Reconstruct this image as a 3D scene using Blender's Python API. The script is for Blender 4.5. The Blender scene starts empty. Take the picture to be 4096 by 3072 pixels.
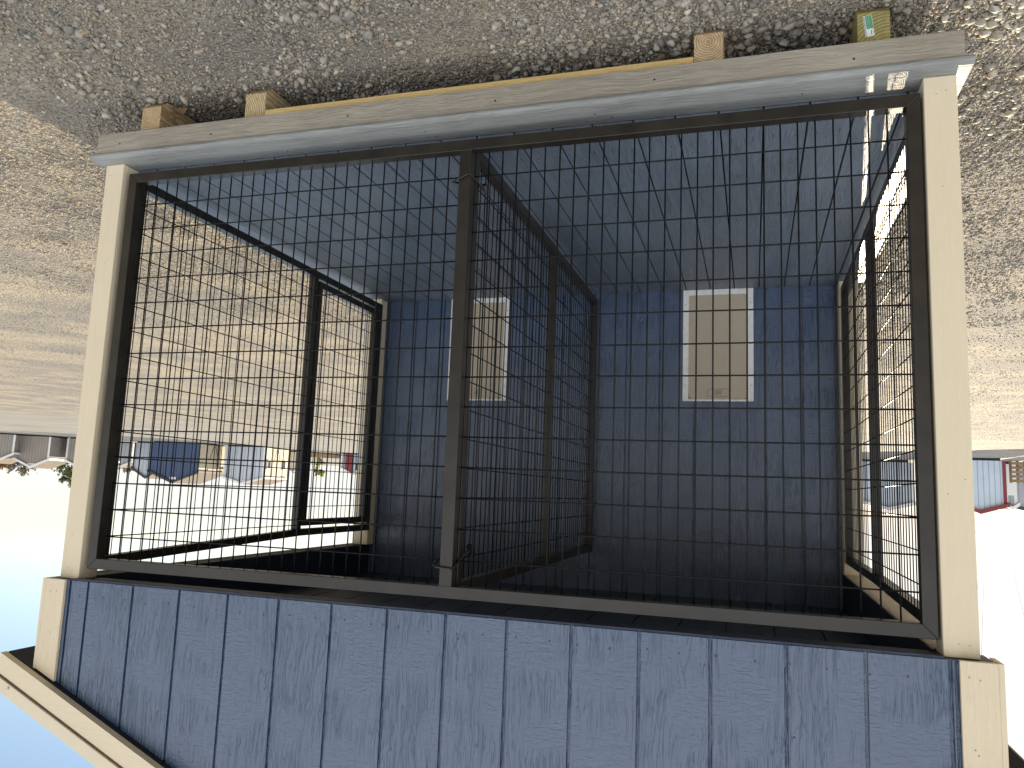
import bpy, bmesh, math, random
from mathutils import Vector, Matrix, noise
random.seed(11)
IN = 0.0254
sc = bpy.context.scene
C = sc.collection

# ------------------------------------------------------------------ camera
F_PIX = 3113.5 / 4096.0
YAW, PIT, ROL = 0.30310532, -0.13484485, 0.03856783
CAM = Vector((15.341, -96.313, 48.834)) * IN
cy_, sy_, cp_, sp_ = math.cos(YAW), math.sin(YAW), math.cos(PIT), math.sin(PIT)
FWD = Vector((sy_*cp_, cy_*cp_, sp_)); RT = Vector((cy_, -sy_, 0)); UPV = RT.cross(FWD)
cr_, sr_ = math.cos(ROL), math.sin(ROL)
R2 = cr_*RT + sr_*UPV; U2 = cr_*UPV - sr_*RT
R2, U2 = -R2, -U2                      # the photograph was taken with the camera upside down
cd = bpy.data.cameras.new('camera'); cam = bpy.data.objects.new('camera', cd); C.objects.link(cam)
m = Matrix((R2, U2, -FWD)).transposed().to_4x4(); m.translation = CAM
cam.matrix_world = m
cd.sensor_width = 36; cd.lens = 36*F_PIX; cd.clip_start = 0.02; cd.clip_end = 9000
sc.camera = cam

# ------------------------------------------------------------------ light
SUN_EL, SUN_AZ = 12.5, -5.95            # degrees; azimuth from +Y, positive towards +X
w = bpy.data.worlds.new('World'); sc.world = w; w.use_nodes = True
nt = w.node_tree; nt.nodes.clear()
out = nt.nodes.new('ShaderNodeOutputWorld'); bg = nt.nodes.new('ShaderNodeBackground')
sky = nt.nodes.new('ShaderNodeTexSky'); sky.sky_type = 'NISHITA'; sky.sun_disc = False
sky.sun_elevation = math.radians(SUN_EL); sky.sun_rotation = math.radians(SUN_AZ)
sky.air_density = 1.0; sky.dust_density = 0.6; sky.ozone_density = 1.2; sky.altitude = 200
tc = nt.nodes.new('ShaderNodeTexCoord'); mp = nt.nodes.new('ShaderNodeMapping'); mp.inputs['Scale'].default_value = (1.2, 1.2, 7)
nz = nt.nodes.new('ShaderNodeTexNoise'); nz.inputs['Scale'].default_value = 1.6; nz.inputs['Detail'].default_value = 7; nz.inputs['Roughness'].default_value = .55
rp = nt.nodes.new('ShaderNodeMapRange'); rp.inputs[1].default_value = .42; rp.inputs[2].default_value = .72
sep = nt.nodes.new('ShaderNodeSeparateXYZ')
lo = nt.nodes.new('ShaderNodeMapRange'); lo.inputs[1].default_value = .0; lo.inputs[2].default_value = .11; lo.inputs[3].default_value = 1.0; lo.inputs[4].default_value = .0
lo.interpolation_type = 'SMOOTHSTEP'
mx1 = nt.nodes.new('ShaderNodeMath'); mx1.operation = 'MULTIPLY_ADD'; mx1.inputs[1].default_value = .42
cl = nt.nodes.new('ShaderNodeMath'); cl.operation = 'MINIMUM'; cl.inputs[1].default_value = .96
mix = nt.nodes.new('ShaderNodeMix'); mix.data_type = 'RGBA'
mix.inputs[7].default_value = (4.75, 4.82, 4.7, 1)
L = nt.links.new
L(tc.outputs['Generated'], mp.inputs[0]); L(mp.outputs[0], nz.inputs[0]); L(nz.outputs[0], rp.inputs[0])
L(tc.outputs['Generated'], sep.inputs[0]); L(sep.outputs[2], lo.inputs[0])
glow = nt.nodes.new('ShaderNodeVectorMath'); glow.operation = 'DOT_PRODUCT'
glow.inputs[1].default_value = (math.sin(math.radians(SUN_AZ)), math.cos(math.radians(SUN_AZ)), .2)
gr = nt.nodes.new('ShaderNodeMapRange'); gr.interpolation_type = 'SMOOTHSTEP'; gr.inputs[1].default_value = .70; gr.inputs[2].default_value = .96
gmx = nt.nodes.new('ShaderNodeMath'); gmx.operation = 'MAXIMUM'
L(tc.outputs['Generated'], glow.inputs[0]); L(glow.outputs['Value'], gr.inputs[0]); L(gr.outputs[0], gmx.inputs[0]); L(lo.outputs[0], gmx.inputs[1])
L(rp.outputs[0], mx1.inputs[0]); L(gmx.outputs[0], mx1.inputs[2]); L(mx1.outputs[0], cl.inputs[0])
L(cl.outputs[0], mix.inputs[0]); tint = nt.nodes.new('ShaderNodeMix'); tint.data_type = 'RGBA'; tint.blend_type = 'MULTIPLY'; tint.inputs[0].default_value = 1; tint.inputs[7].default_value = (1.02, .98, 1.0, 1)
L(sky.outputs[0], tint.inputs[6]); L(tint.outputs[2], mix.inputs[6]); # bright broken cloud deck, unseen, added overhead and behind the photographer to lift the shade
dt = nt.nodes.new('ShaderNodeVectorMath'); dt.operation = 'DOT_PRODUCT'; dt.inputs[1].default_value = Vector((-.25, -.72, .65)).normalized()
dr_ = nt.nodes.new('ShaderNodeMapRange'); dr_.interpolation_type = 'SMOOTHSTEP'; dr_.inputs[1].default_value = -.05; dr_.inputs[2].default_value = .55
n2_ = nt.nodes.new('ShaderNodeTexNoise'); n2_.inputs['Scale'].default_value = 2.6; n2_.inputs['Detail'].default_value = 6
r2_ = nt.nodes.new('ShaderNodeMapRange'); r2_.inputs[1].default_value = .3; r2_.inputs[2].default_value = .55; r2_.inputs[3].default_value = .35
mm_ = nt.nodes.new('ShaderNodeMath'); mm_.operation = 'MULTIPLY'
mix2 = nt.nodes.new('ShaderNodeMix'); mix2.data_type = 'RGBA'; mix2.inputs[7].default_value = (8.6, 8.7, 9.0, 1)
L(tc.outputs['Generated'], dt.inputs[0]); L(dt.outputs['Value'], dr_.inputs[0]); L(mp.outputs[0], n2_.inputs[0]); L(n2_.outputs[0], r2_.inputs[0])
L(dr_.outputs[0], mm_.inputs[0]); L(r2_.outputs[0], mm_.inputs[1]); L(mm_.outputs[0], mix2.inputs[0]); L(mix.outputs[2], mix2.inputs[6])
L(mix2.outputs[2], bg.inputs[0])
bg.inputs[1].default_value = 0.088
L(bg.outputs[0], out.inputs[0])
sd = bpy.data.lights.new('sun', 'SUN'); sd.energy = 5.0; sd.angle = math.radians(.53); sd.color = (1, .84, .61)
so = bpy.data.objects.new('sun', sd); C.objects.link(so)
e, a = math.radians(SUN_EL), math.radians(SUN_AZ)
sdir = Vector((math.sin(a)*math.cos(e), math.cos(a)*math.cos(e), math.sin(e)))
so.rotation_euler = sdir.to_track_quat('Z', 'Y').to_euler()
vs = sc.view_settings; vs.view_transform = 'Standard'; vs.look = 'None'; vs.gamma = 1; vs.exposure = 1.25
sc.cycles.max_bounces = 6; sc.cycles.diffuse_bounces = 4
sc.render.resolution_x, sc.render.resolution_y = 1024, 768

# ------------------------------------------------------------------ helpers
def tag(o, label=None, cat=None, group=None, kind=None):
    if label: o['label'] = label
    if cat: o['category'] = cat
    if group: o['group'] = group
    if kind: o['kind'] = kind
    return o

def empty(name, loc, label, cat, group=None):
    o = bpy.data.objects.new(name, None); C.objects.link(o); o.location = loc
    o.empty_display_size = .1
    return tag(o, label, cat, group)

ROOTLOC = {}
class MB:
    """collects shapes in inches, world coordinates"""
    def __init__(s, k=IN): s.v = []; s.f = []; s.mi = []; s.k = k; s.cur = 0
    def face(s, idx): s.f.append(idx); s.mi.append(s.cur)
    def box(s, x0, x1, y0, y1, z0, z1):
        b = len(s.v)
        s.v += [(x0,y0,z0),(x1,y0,z0),(x1,y1,z0),(x0,y1,z0),(x0,y0,z1),(x1,y0,z1),(x1,y1,z1),(x0,y1,z1)]
        for q in ((0,3,2,1),(4,5,6,7),(0,1,5,4),(1,2,6,5),(2,3,7,6),(3,0,4,7)): s.face([b+i for i in q])
        return s
    def prism(s, pts, d):
        """pts: planar outline (3-D), d: extrusion vector"""
        b = len(s.v); n = len(pts)
        s.v += [tuple(p) for p in pts] + [tuple(Vector(p)+Vector(d)) for p in pts]
        s.face([b+i for i in range(n)][::-1]); s.face([b+n+i for i in range(n)])
        for i in range(n): j = (i+1) % n; s.face([b+i, b+j, b+n+j, b+n+i])
        return s
    def tube(s, path, r, n=8, close=True):
        path = [Vector(p) for p in path]; b = len(s.v); prev = None
        for i, p in enumerate(path):
            t = (path[min(i+1, len(path)-1)] - path[max(i-1, 0)]).normalized()
            if prev is None:
                a_ = t.orthogonal().normalized()
            else:
                a_ = (prev - t*prev.dot(t)).normalized()
            prev = a_; c_ = t.cross(a_)
            rr = r[i] if isinstance(r, (list, tuple)) else r
            for k in range(n):
                q = p + rr*(math.cos(2*math.pi*k/n)*a_ + math.sin(2*math.pi*k/n)*c_); s.v.append(tuple(q))
        for i in range(len(path)-1):
            for k in range(n):
                k2 = (k+1) % n
                s.face([b+i*n+k, b+i*n+k2, b+(i+1)*n+k2, b+(i+1)*n+k])
        if close:
            s.face([b+k for k in range(n)][::-1]); s.face([b+(len(path)-1)*n+k for k in range(n)])
        return s
    def build(s, name, mats, parent=None, bevel=0, smooth=False, seg=2):
        off = Vector(parent.location) if parent and parent.type == 'EMPTY' else (ROOTLOC.get(parent.name, Vector((0,0,0))) if parent else Vector((0,0,0)))
        me = bpy.data.meshes.new(name)
        me.from_pydata([tuple(Vector(p)*s.k - off) for p in s.v], [], s.f)
        if not isinstance(mats, (list, tuple)): mats = [mats]
        for m_ in mats: me.materials.append(m_)
        for p, mi in zip(me.polygons, s.mi): p.material_index = mi; p.use_smooth = smooth
        bm = bmesh.new(); bm.from_mesh(me); bmesh.ops.recalc_face_normals(bm, faces=bm.faces); bm.to_mesh(me); bm.free()
        o = bpy.data.objects.new(name, me); C.objects.link(o)
        if parent: o.parent = parent
        ROOTLOC[o.name] = off
        if bevel:
            bv = o.modifiers.new('bevel', 'BEVEL'); bv.width = bevel*s.k; bv.segments = seg; bv.limit_method = 'ANGLE'; bv.angle_limit = math.radians(40)
            bv.harden_normals = True
            for p in me.polygons: p.use_smooth = True
        return o

# ------------------------------------------------------------------ materials
def mat(name):
    m_ = bpy.data.materials.new(name); m_.use_nodes = True
    n = m_.node_tree; return m_, n, n.nodes['Principled BSDF'], n.links.new
def nod(n, t, **kw):
    x = n.nodes.new(t)
    for k, v in kw.items():
        if k.startswith('i_'):
            x.inputs[k[2:].replace('_', ' ')].default_value = v
        else: setattr(x, k, v)
    return x
def ramp(n, stops):
    r = n.nodes.new('ShaderNodeValToRGB'); el = r.color_ramp.elements
    while len(el) < len(stops): el.new(.5)
    for e_, (p, c) in zip(el, stops): e_.position = p; e_.color = (*c, 1) if len(c) == 3 else c
    return r

def wood_emboss(name, col, axis='Z', rough=.45, depth=.0016, var=.12, spec=.5, embossed=True, dirt=None, coat=0):
    """painted / stained board with raised grain running along axis"""
    m_, n, b, L = mat(name)
    tc = nod(n, 'ShaderNodeTexCoord')
    fine = {'X': (8, 260, 260), 'Y': (260, 8, 260), 'Z': (260, 260, 8)}[axis]
    mid = {'X': (3, 60, 60), 'Y': (60, 3, 60), 'Z': (60, 60, 4)}[axis]
    m1 = nod(n, 'ShaderNodeMapping'); m1.inputs['Scale'].default_value = fine
    m2 = nod(n, 'ShaderNodeMapping'); m2.inputs['Scale'].default_value = mid
    m3 = nod(n, 'ShaderNodeMapping'); m3.inputs['Scale'].default_value = {'X': (30, 9, 9), 'Y': (9, 30, 9), 'Z': (9, 9, 30)}[axis]
    wob = nod(n, 'ShaderNodeTexNoise', i_Scale=5.0, i_Detail=3.0)
    n1 = nod(n, 'ShaderNodeTexNoise', i_Scale=1.0, i_Detail=3.0, i_Distortion=.6)
    n2 = nod(n, 'ShaderNodeTexNoise', i_Scale=1.0, i_Detail=4.0, i_Distortion=1.6)
    n3 = nod(n, 'ShaderNodeTexNoise', i_Scale=3.5, i_Detail=3.0, i_Distortion=1.0)
    addv = nod(n, 'ShaderNodeMix', data_type='VECTOR') if False else nod(n, 'ShaderNodeVectorMath', operation='MULTIPLY_ADD')
    addv.inputs[1].default_value = (.035, .035, .035)
    L(tc.outputs['Object'], wob.inputs[0]); L(wob.outputs['Color'], addv.inputs[0]); L(tc.outputs['Object'], addv.inputs[2])
    L(addv.outputs[0], m1.inputs[0]); L(addv.outputs[0], m2.inputs[0]); L(tc.outputs['Object'], m3.inputs[0])
    L(m1.outputs[0], n1.inputs[0]); L(m2.outputs[0], n2.inputs[0]); L(m3.outputs[0], n3.inputs[0])
    pm = nod(n, 'ShaderNodeTexNoise', i_Scale=6.0, i_Detail=1.0); L(tc.outputs['Object'], pm.inputs[0])
    pr = nod(n, 'ShaderNodeMapRange'); pr.inputs[1].default_value = .42; pr.inputs[2].default_value = .6; L(pm.outputs[0], pr.inputs[0])
    r2 = nod(n, 'ShaderNodeMapRange'); r2.inputs[1].default_value = .44; r2.inputs[2].default_value = .56; L(n2.outputs[0], r2.inputs[0])
    mxa = nod(n, 'ShaderNodeMix', data_type='FLOAT'); L(pr.outputs[0], mxa.inputs[0]); L(r2.outputs[0], mxa.inputs[2]); L((n3 if embossed else n1).outputs[0], mxa.inputs[3])
    sm = nod(n, 'ShaderNodeMath', operation='MULTIPLY_ADD'); sm.inputs[1].default_value = .8; L(n1.outputs[0], sm.inputs[0]); L(mxa.outputs[0], sm.inputs[2])
    bp_ = nod(n, 'ShaderNodeBump'); bp_.inputs['Strength'].default_value = 1.0; bp_.inputs['Distance'].default_value = depth
    L(sm.outputs[0], bp_.inputs['Height']); L(bp_.outputs[0], b.inputs['Normal'])
    big = nod(n, 'ShaderNodeTexNoise', i_Scale=2.2, i_Detail=4.0); L(tc.outputs['Object'], big.inputs[0])
    mxc = nod(n, 'ShaderNodeMath', operation='MULTIPLY_ADD'); mxc.inputs[1].default_value = .5; L(big.outputs[0], mxc.inputs[0])
    mxd = nod(n, 'ShaderNodeMath', operation='MULTIPLY_ADD'); mxd.inputs[1].default_value = .5; L(n1.outputs[0], mxd.inputs[0]); mxe = nod(n, 'ShaderNodeMath', operation='MULTIPLY'); mxe.inputs[1].default_value = .5; L(n2.outputs[0], mxe.inputs[0]); L(mxe.outputs[0], mxd.inputs[2]); L(mxd.outputs[0], mxc.inputs[2])
    cr = ramp(n, [(.55, tuple(c*(1-var) for c in col)), (1.0, tuple(min(1, c*(1+var)) for c in col))]); L(mxc.outputs[0], cr.inputs[0])
    cr.color_ramp.elements[1].position = .95
    L(cr.outputs[0], b.inputs['Base Color'])
    rr = nod(n, 'ShaderNodeMapRange'); rr.inputs[3].default_value = rough-.1; rr.inputs[4].default_value = rough+.12; L(big.outputs[0], rr.inputs[0]); L(rr.outputs[0], b.inputs['Roughness'])
    b.inputs['Specular IOR Level'].default_value = spec
    if coat:
        b.inputs['Coat Weight'].default_value = coat; b.inputs['Coat Roughness'].default_value = .34; b.inputs['Coat IOR'].default_value = 1.6; L(bp_.outputs[0], b.inputs['Coat Normal'])
    return m_

def plain(name, col, rough=.5, metal=0, spec=.5, nvar=.08, nscale=30, bump=0.0003, scuff=None):
    m_, n, b, L = mat(name)
    tc = nod(n, 'ShaderNodeTexCoord')
    t = nod(n, 'ShaderNodeTexNoise', i_Scale=nscale, i_Detail=4.0); L(tc.outputs['Object'], t.inputs[0])
    cr = ramp(n, [(.3, tuple(c*(1-nvar) for c in col)), (.7, tuple(min(1, c*(1+nvar)) for c in col))]); L(t.outputs[0], cr.inputs[0])
    if scuff:
        t2 = nod(n, 'ShaderNodeTexNoise', i_Scale=scuff[1], i_Detail=6.0, i_Roughness=.65); L(tc.outputs['Object'], t2.inputs[0])
        r2 = nod(n, 'ShaderNodeMapRange'); r2.inputs[1].default_value = scuff[2]; r2.inputs[2].default_value = scuff[2]+.03; L(t2.outputs[0], r2.inputs[0])
        mx = nod(n, 'ShaderNodeMix', data_type='RGBA'); mx.inputs[7].default_value = (*scuff[0], 1)
        L(r2.outputs[0], mx.inputs[0]); L(cr.outputs[0], mx.inputs[6]); L(mx.outputs[2], b.inputs['Base Color'])
    else: L(cr.outputs[0], b.inputs['Base Color'])
    b.inputs['Roughness'].default_value = rough; b.inputs['Metallic'].default_value = metal; b.inputs['Specular IOR Level'].default_value = spec
    if bump:
        bp_ = nod(n, 'ShaderNodeBump'); bp_.inputs['Distance'].default_value = bump; L(t.outputs[0], bp_.inputs['Height']); L(bp_.outputs[0], b.inputs['Normal'])
    return m_

def solid_timber(name, light, dark, centre, scale=1.0):
    """softwood with growth rings round the Y axis: rings on the sawn end, streaks on the sides"""
    m_, n, b, L = mat(name)
    tc = nod(n, 'ShaderNodeTexCoord'); mp = nod(n, 'ShaderNodeMapping')
    mp.inputs['Location'].default_value = (-centre[0]*IN, 0, -centre[1]*IN); mp.inputs['Scale'].default_value = (1, .05, 1)
    wob = nod(n, 'ShaderNodeTexNoise', i_Scale=18.0, i_Detail=3.0)
    av = nod(n, 'ShaderNodeVectorMath', operation='MULTIPLY_ADD'); av.inputs[1].default_value = (.012, 0, .012)
    L(tc.outputs['Object'], wob.inputs[0]); L(wob.outputs['Color'], av.inputs[0]); L(tc.outputs['Object'], av.inputs[2]); L(av.outputs[0], mp.inputs[0])
    wv = nod(n, 'ShaderNodeTexWave', wave_type='RINGS', rings_direction='SPHERICAL', i_Scale=38*scale, i_Distortion=1.6, i_Detail=3.0); L(mp.outputs[0], wv.inputs[0])
    t = nod(n, 'ShaderNodeTexNoise', i_Scale=60.0, i_Detail=5.0); L(tc.outputs['Object'], t.inputs[0])
    cr = ramp(n, [(0, light), (.45, light), (.9, tuple(c*.75 for c in dark)), (1, dark)]); L(wv.outputs[0], cr.inputs[0])
    mx = nod(n, 'ShaderNodeMix', data_type='RGBA', blend_type='MULTIPLY'); mx.inputs[0].default_value = .6
    c2 = ramp(n, [(.3, (.6, .58, .5)), (.65, (1.1, 1.08, 1.05))]); L(t.outputs[0], c2.inputs[0]); L(cr.outputs[0], mx.inputs[6]); L(c2.outputs[0], mx.inputs[7])
    L(mx.outputs[2], b.inputs['Base Color']); b.inputs['Roughness'].default_value = .75
    bp_ = nod(n, 'ShaderNodeBump'); bp_.inputs['Distance'].default_value = .0006; L(wv.outputs[0], bp_.inputs['Height']); L(bp_.outputs[0], b.inputs['Normal'])
    return m_

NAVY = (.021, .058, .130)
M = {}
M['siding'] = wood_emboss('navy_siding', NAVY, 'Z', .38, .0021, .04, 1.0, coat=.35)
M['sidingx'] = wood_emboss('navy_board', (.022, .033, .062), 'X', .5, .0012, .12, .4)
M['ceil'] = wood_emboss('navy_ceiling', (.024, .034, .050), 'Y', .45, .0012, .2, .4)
M['cream'] = wood_emboss('cream_paint', (.70, .61, .44), 'Z', .42, .0003, .04, .4)
M['creamx'] = wood_emboss('cream_paint_board', (.70, .61, .44), 'X', .42, .0003, .04, .4)
M['creamtrim'] = wood_emboss('cream_trim', (.71, .61, .44), 'Z', .5, .0007, .05, .4)
M['deck'] = wood_emboss('slate_deck_boards', (.125, .152, .188), 'Y', .42, .0012, .36, .55, embossed=False)
M['nose'] = wood_emboss('taupe_composite_sky_tinted', (.225, .23, .215), 'X', .46, .0010, .3, .45, embossed=False)  # same composite as the fascia, sky reflection worked into a cooler, darker colour
M['fascia'] = wood_emboss('taupe_composite', (.30, .268, .215), 'X', .6, .0009, .28, .35, embossed=False)
M['yellow'] = wood_emboss('new_pine', (.66, .47, .20), 'X', .6, .0010, .18, .3, embossed=False)
M['steel'] = plain('bronze_black_steel', (.019, .016, .0115), .34, 0, .5, .35, 14, .0002)
M['wire'] = plain('black_coated_wire', (.009, .009, .009), .5, 0, .22, .5, 60, .0003, scuff=((.22, .21, .19), 90, .70))
M['clip'] = plain('black_rod', (.012, .012, .012), .3)
M['white'] = plain('white_plastic', (.80, .80, .77), .4, bump=0)
M['taupe'] = plain('taupe_plastic', (.47, .40, .30), .5, nvar=.03, bump=.0001)
M['taupedark'] = plain('taupe_plastic_edge', (.32, .27, .2), .5, bump=0)
M['drip'] = plain('cream_metal', (.68, .60, .44), .38, 0, .5, .03, 20, 0)
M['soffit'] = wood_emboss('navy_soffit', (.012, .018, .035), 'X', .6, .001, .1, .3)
M['roof'] = plain('brown_shingle', (.10, .075, .055), .9, nvar=.3, nscale=60, bump=.003)
M['screw'] = plain('screw_head', (.45, .42, .36), .4, .6, bump=0)
M['dark'] = plain('dark_gap', (.012, .012, .014), .9, bump=0)

# ================================================================== GROUND
GZ = -10.0*IN
def gz(x, y):
    r = math.hypot(x-CAM.x, y-CAM.y)
    z = GZ + (noise.noise(Vector((x*.55, y*.55, 3)))*.022 + noise.noise(Vector((x*1.9, y*1.9, 9)))*.010)*min(1, 6/max(r, .1)*1.4)
    d = max(0, r-5.5); z -= .0205*d*min(1, d/6)
    if r > 12: z += noise.noise(Vector((x*.05, y*.05, 1)))*.12*min(1, (r-12)/30)*(1 if r < 60 else max(0, 1-(r-60)/15))
    return z

def ground_mat():
    m_, n, b, L = mat('gravel_ground')
    tc = nod(n, 'ShaderNodeTexCoord')
    v1 = nod(n, 'ShaderNodeTexVoronoi', i_Scale=62.0); v1.inputs['Randomness'].default_value = 1
    v2 = nod(n, 'ShaderNodeTexVoronoi', i_Scale=150.0)
    v3 = nod(n, 'ShaderNodeTexVoronoi', i_Scale=22.0)
    t = nod(n, 'ShaderNodeTexNoise', i_Scale=1.1, i_Detail=6.0, i_Roughness=.6)
    t2 = nod(n, 'ShaderNodeTexNoise', i_Scale=260.0, i_Detail=3.0)
    for q in (v1, v2, v3, t, t2): L(tc.outputs['Object'], q.inputs[0])
    hs = ramp(n, [(0, (.27, .235, .175)), (.3, (.41, .355, .26)), (.55, (.34, .285, .20)), (.72, (.47, .42, .325)), (.9, (.37, .28, .17)), (1, (.25, .22, .17))])
    sp = nod(n, 'ShaderNodeSeparateColor'); L(v1.outputs['Color'], sp.inputs[0]); L(sp.outputs[0], hs.inputs[0])
    dirt = ramp(n, [(.25, (.125, .128, .134)), (.75, (.24, .228, .205))]); L(t.outputs[0], dirt.inputs[0])
    mk = nod(n, 'ShaderNodeMapRange'); mk.inputs[1].default_value = .45; mk.inputs[2].default_value = .62; L(t.outputs[0], mk.inputs[0])
    mk2 = nod(n, 'ShaderNodeMath', operation='MULTIPLY_ADD'); mk2.inputs[1].default_value = .45; mk2.inputs[2].default_value = .35; L(mk.outputs[0], mk2.inputs[0])
    mx = nod(n, 'ShaderNodeMix', data_type='RGBA'); L(mk2.outputs[0], mx.inputs[0]); L(dirt.outputs[0], mx.inputs[6]); L(hs.outputs[0], mx.inputs[7])
    # the graded dirt lane beyond the gravel
    geo = nod(n, 'ShaderNodeNewGeometry'); ln = nod(n, 'ShaderNodeVectorMath', operation='DISTANCE'); ln.inputs[1].default_value = (CAM.x, CAM.y, 0)
    L(geo.outputs['Position'], ln.inputs[0])
    wn = nod(n, 'ShaderNodeTexNoise', i_Scale=.25, i_Detail=3.0); L(tc.outputs['Object'], wn.inputs[0])
    wa = nod(n, 'ShaderNodeMath', operation='MULTIPLY_ADD'); wa.inputs[1].default_value = 9.0; L(wn.outputs[0], wa.inputs[0]); L(ln.outputs['Value'], wa.inputs[2])
    lane = nod(n, 'ShaderNodeMapRange'); lane.inputs[1].default_value = 36; lane.inputs[2].default_value = 41; L(wa.outputs[0], lane.inputs[0])
    st = nod(n, 'ShaderNodeMapping'); st.inputs['Rotation'].default_value = (0, 0, math.radians(-45)); st.inputs['Scale'].default_value = (.15, 2.2, 1)
    sn = nod(n, 'ShaderNodeTexNoise', i_Scale=1.0, i_Detail=5.0); L(tc.outputs['Object'], st.inputs[0]); L(st.outputs[0], sn.inputs[0])
    lc = ramp(n, [(.3, (.18, .17, .15)), (.5, (.31, .29, .25)), (.62, (.23, .215, .19)), (.75, (.30, .28, .245))]); L(sn.outputs[0], lc.inputs[0])
    mx2 = nod(n, 'ShaderNodeMix', data_type='RGBA'); L(lane.outputs[0], mx2.inputs[0]); L(mx.outputs[2], mx2.inputs[6]); L(lc.outputs[0], mx2.inputs[7])
    L(mx2.outputs[2], b.inputs['Base Color'])
    b.inputs['Roughness'].default_value = .9; b.inputs['Specular IOR Level'].default_value = .16
    a1 = nod(n, 'ShaderNodeMath', operation='MULTIPLY'); a1.inputs[1].default_value = -.012; L(v1.outputs['Distance'], a1.inputs[0])
    a2 = nod(n, 'ShaderNodeMath', operation='MULTIPLY_ADD'); a2.inputs[1].default_value = -.004; L(v2.outputs['Distance'], a2.inputs[0]); L(a1.outputs[0], a2.inputs[2])
    a3 = nod(n, 'ShaderNodeMath', operation='MULTIPLY_ADD'); a3.inputs[1].default_value = -.010; L(v3.outputs['Distance'], a3.inputs[0]); L(a2.outputs[0], a3.inputs[2])
    fade = nod(n, 'ShaderNodeMapRange'); fade.inputs[1].default_value = 3; fade.inputs[2].default_value = 40; fade.inputs[3].default_value = 1; fade.inputs[4].default_value = .55; L(ln.outputs['Value'], fade.inputs[0])
    bp_ = nod(n, 'ShaderNodeBump'); bp_.inputs['Distance'].default_value = 1.0; L(fade.outputs[0], bp_.inputs['Strength']); L(a3.outputs[0], bp_.inputs['Height']); L(bp_.outputs[0], b.inputs['Normal'])
    return m_
M['ground'] = ground_mat()

gm = MB(1.0)
rings = [0.0]
r_ = .35
while r_ < 3500: rings.append(r_); r_ *= 1.045 if r_ < 60 else 1.12
NA = 240
gm.v.append((CAM.x, CAM.y, gz(CAM.x, CAM.y)))
for r_ in rings[1:]:
    for k in range(NA):
        t_ = 2*math.pi*k/NA; x_, y_ = CAM.x+r_*math.cos(t_), CAM.y+r_*math.sin(t_); gm.v.append((x_, y_, gz(x_, y_)))
for k in range(NA): gm.face([0, 1+k, 1+(k+1) % NA])
for i in range(len(rings)-2):
    for k in range(NA):
        a_ = 1+i*NA; b_ = a_+NA; k2 = (k+1) % NA
        gm.face([a_+k, b_+k, b_+k2, a_+k2])
g = gm.build('ground', M['ground'], smooth=True); tag(g, kind='structure')

# ------------------------------------------------------------------ loose gravel (stuff, geometry nodes on scattered points)
def stone_mat():
    m_, n, b, L = mat('pebbles')
    at = nod(n, 'ShaderNodeAttribute', attribute_type='INSTANCER', attribute_name='rnd')
    hs = ramp(n, [(0, (.17, .165, .15)), (.2, (.30, .275, .225)), (.42, (.38, .345, .28)), (.6, (.24, .225, .195)), (.74, (.47, .44, .37)), (.84, (.36, .28, .18)), (.9, (.56, .53, .46)), (.97, (.28, .19, .12)), (1, (.15, .14, .13))])
    L(at.outputs['Fac'], hs.inputs[0])
    tc = nod(n, 'ShaderNodeTexCoord'); t = nod(n, 'ShaderNodeTexNoise', i_Scale=3.0, i_Detail=4.0); L(tc.outputs['Object'], t.inputs[0])
    c2 = ramp(n, [(.3, (.72, .70, .68)), (.7, (1.1, 1.1, 1.1))]); L(t.outputs[0], c2.inputs[0])
    mx = nod(n, 'ShaderNodeMix', data_type='RGBA', blend_type='MULTIPLY'); mx.inputs[0].default_value = .8
    L(hs.outputs[0], mx.inputs[6]); L(c2.outputs[0], mx.inputs[7]); L(mx.outputs[2], b.inputs['Base Color'])
    b.inputs['Roughness'].default_value = .72; b.inputs['Specular IOR Level'].default_value = .32
    return m_
M['stone'] = stone_mat()

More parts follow.
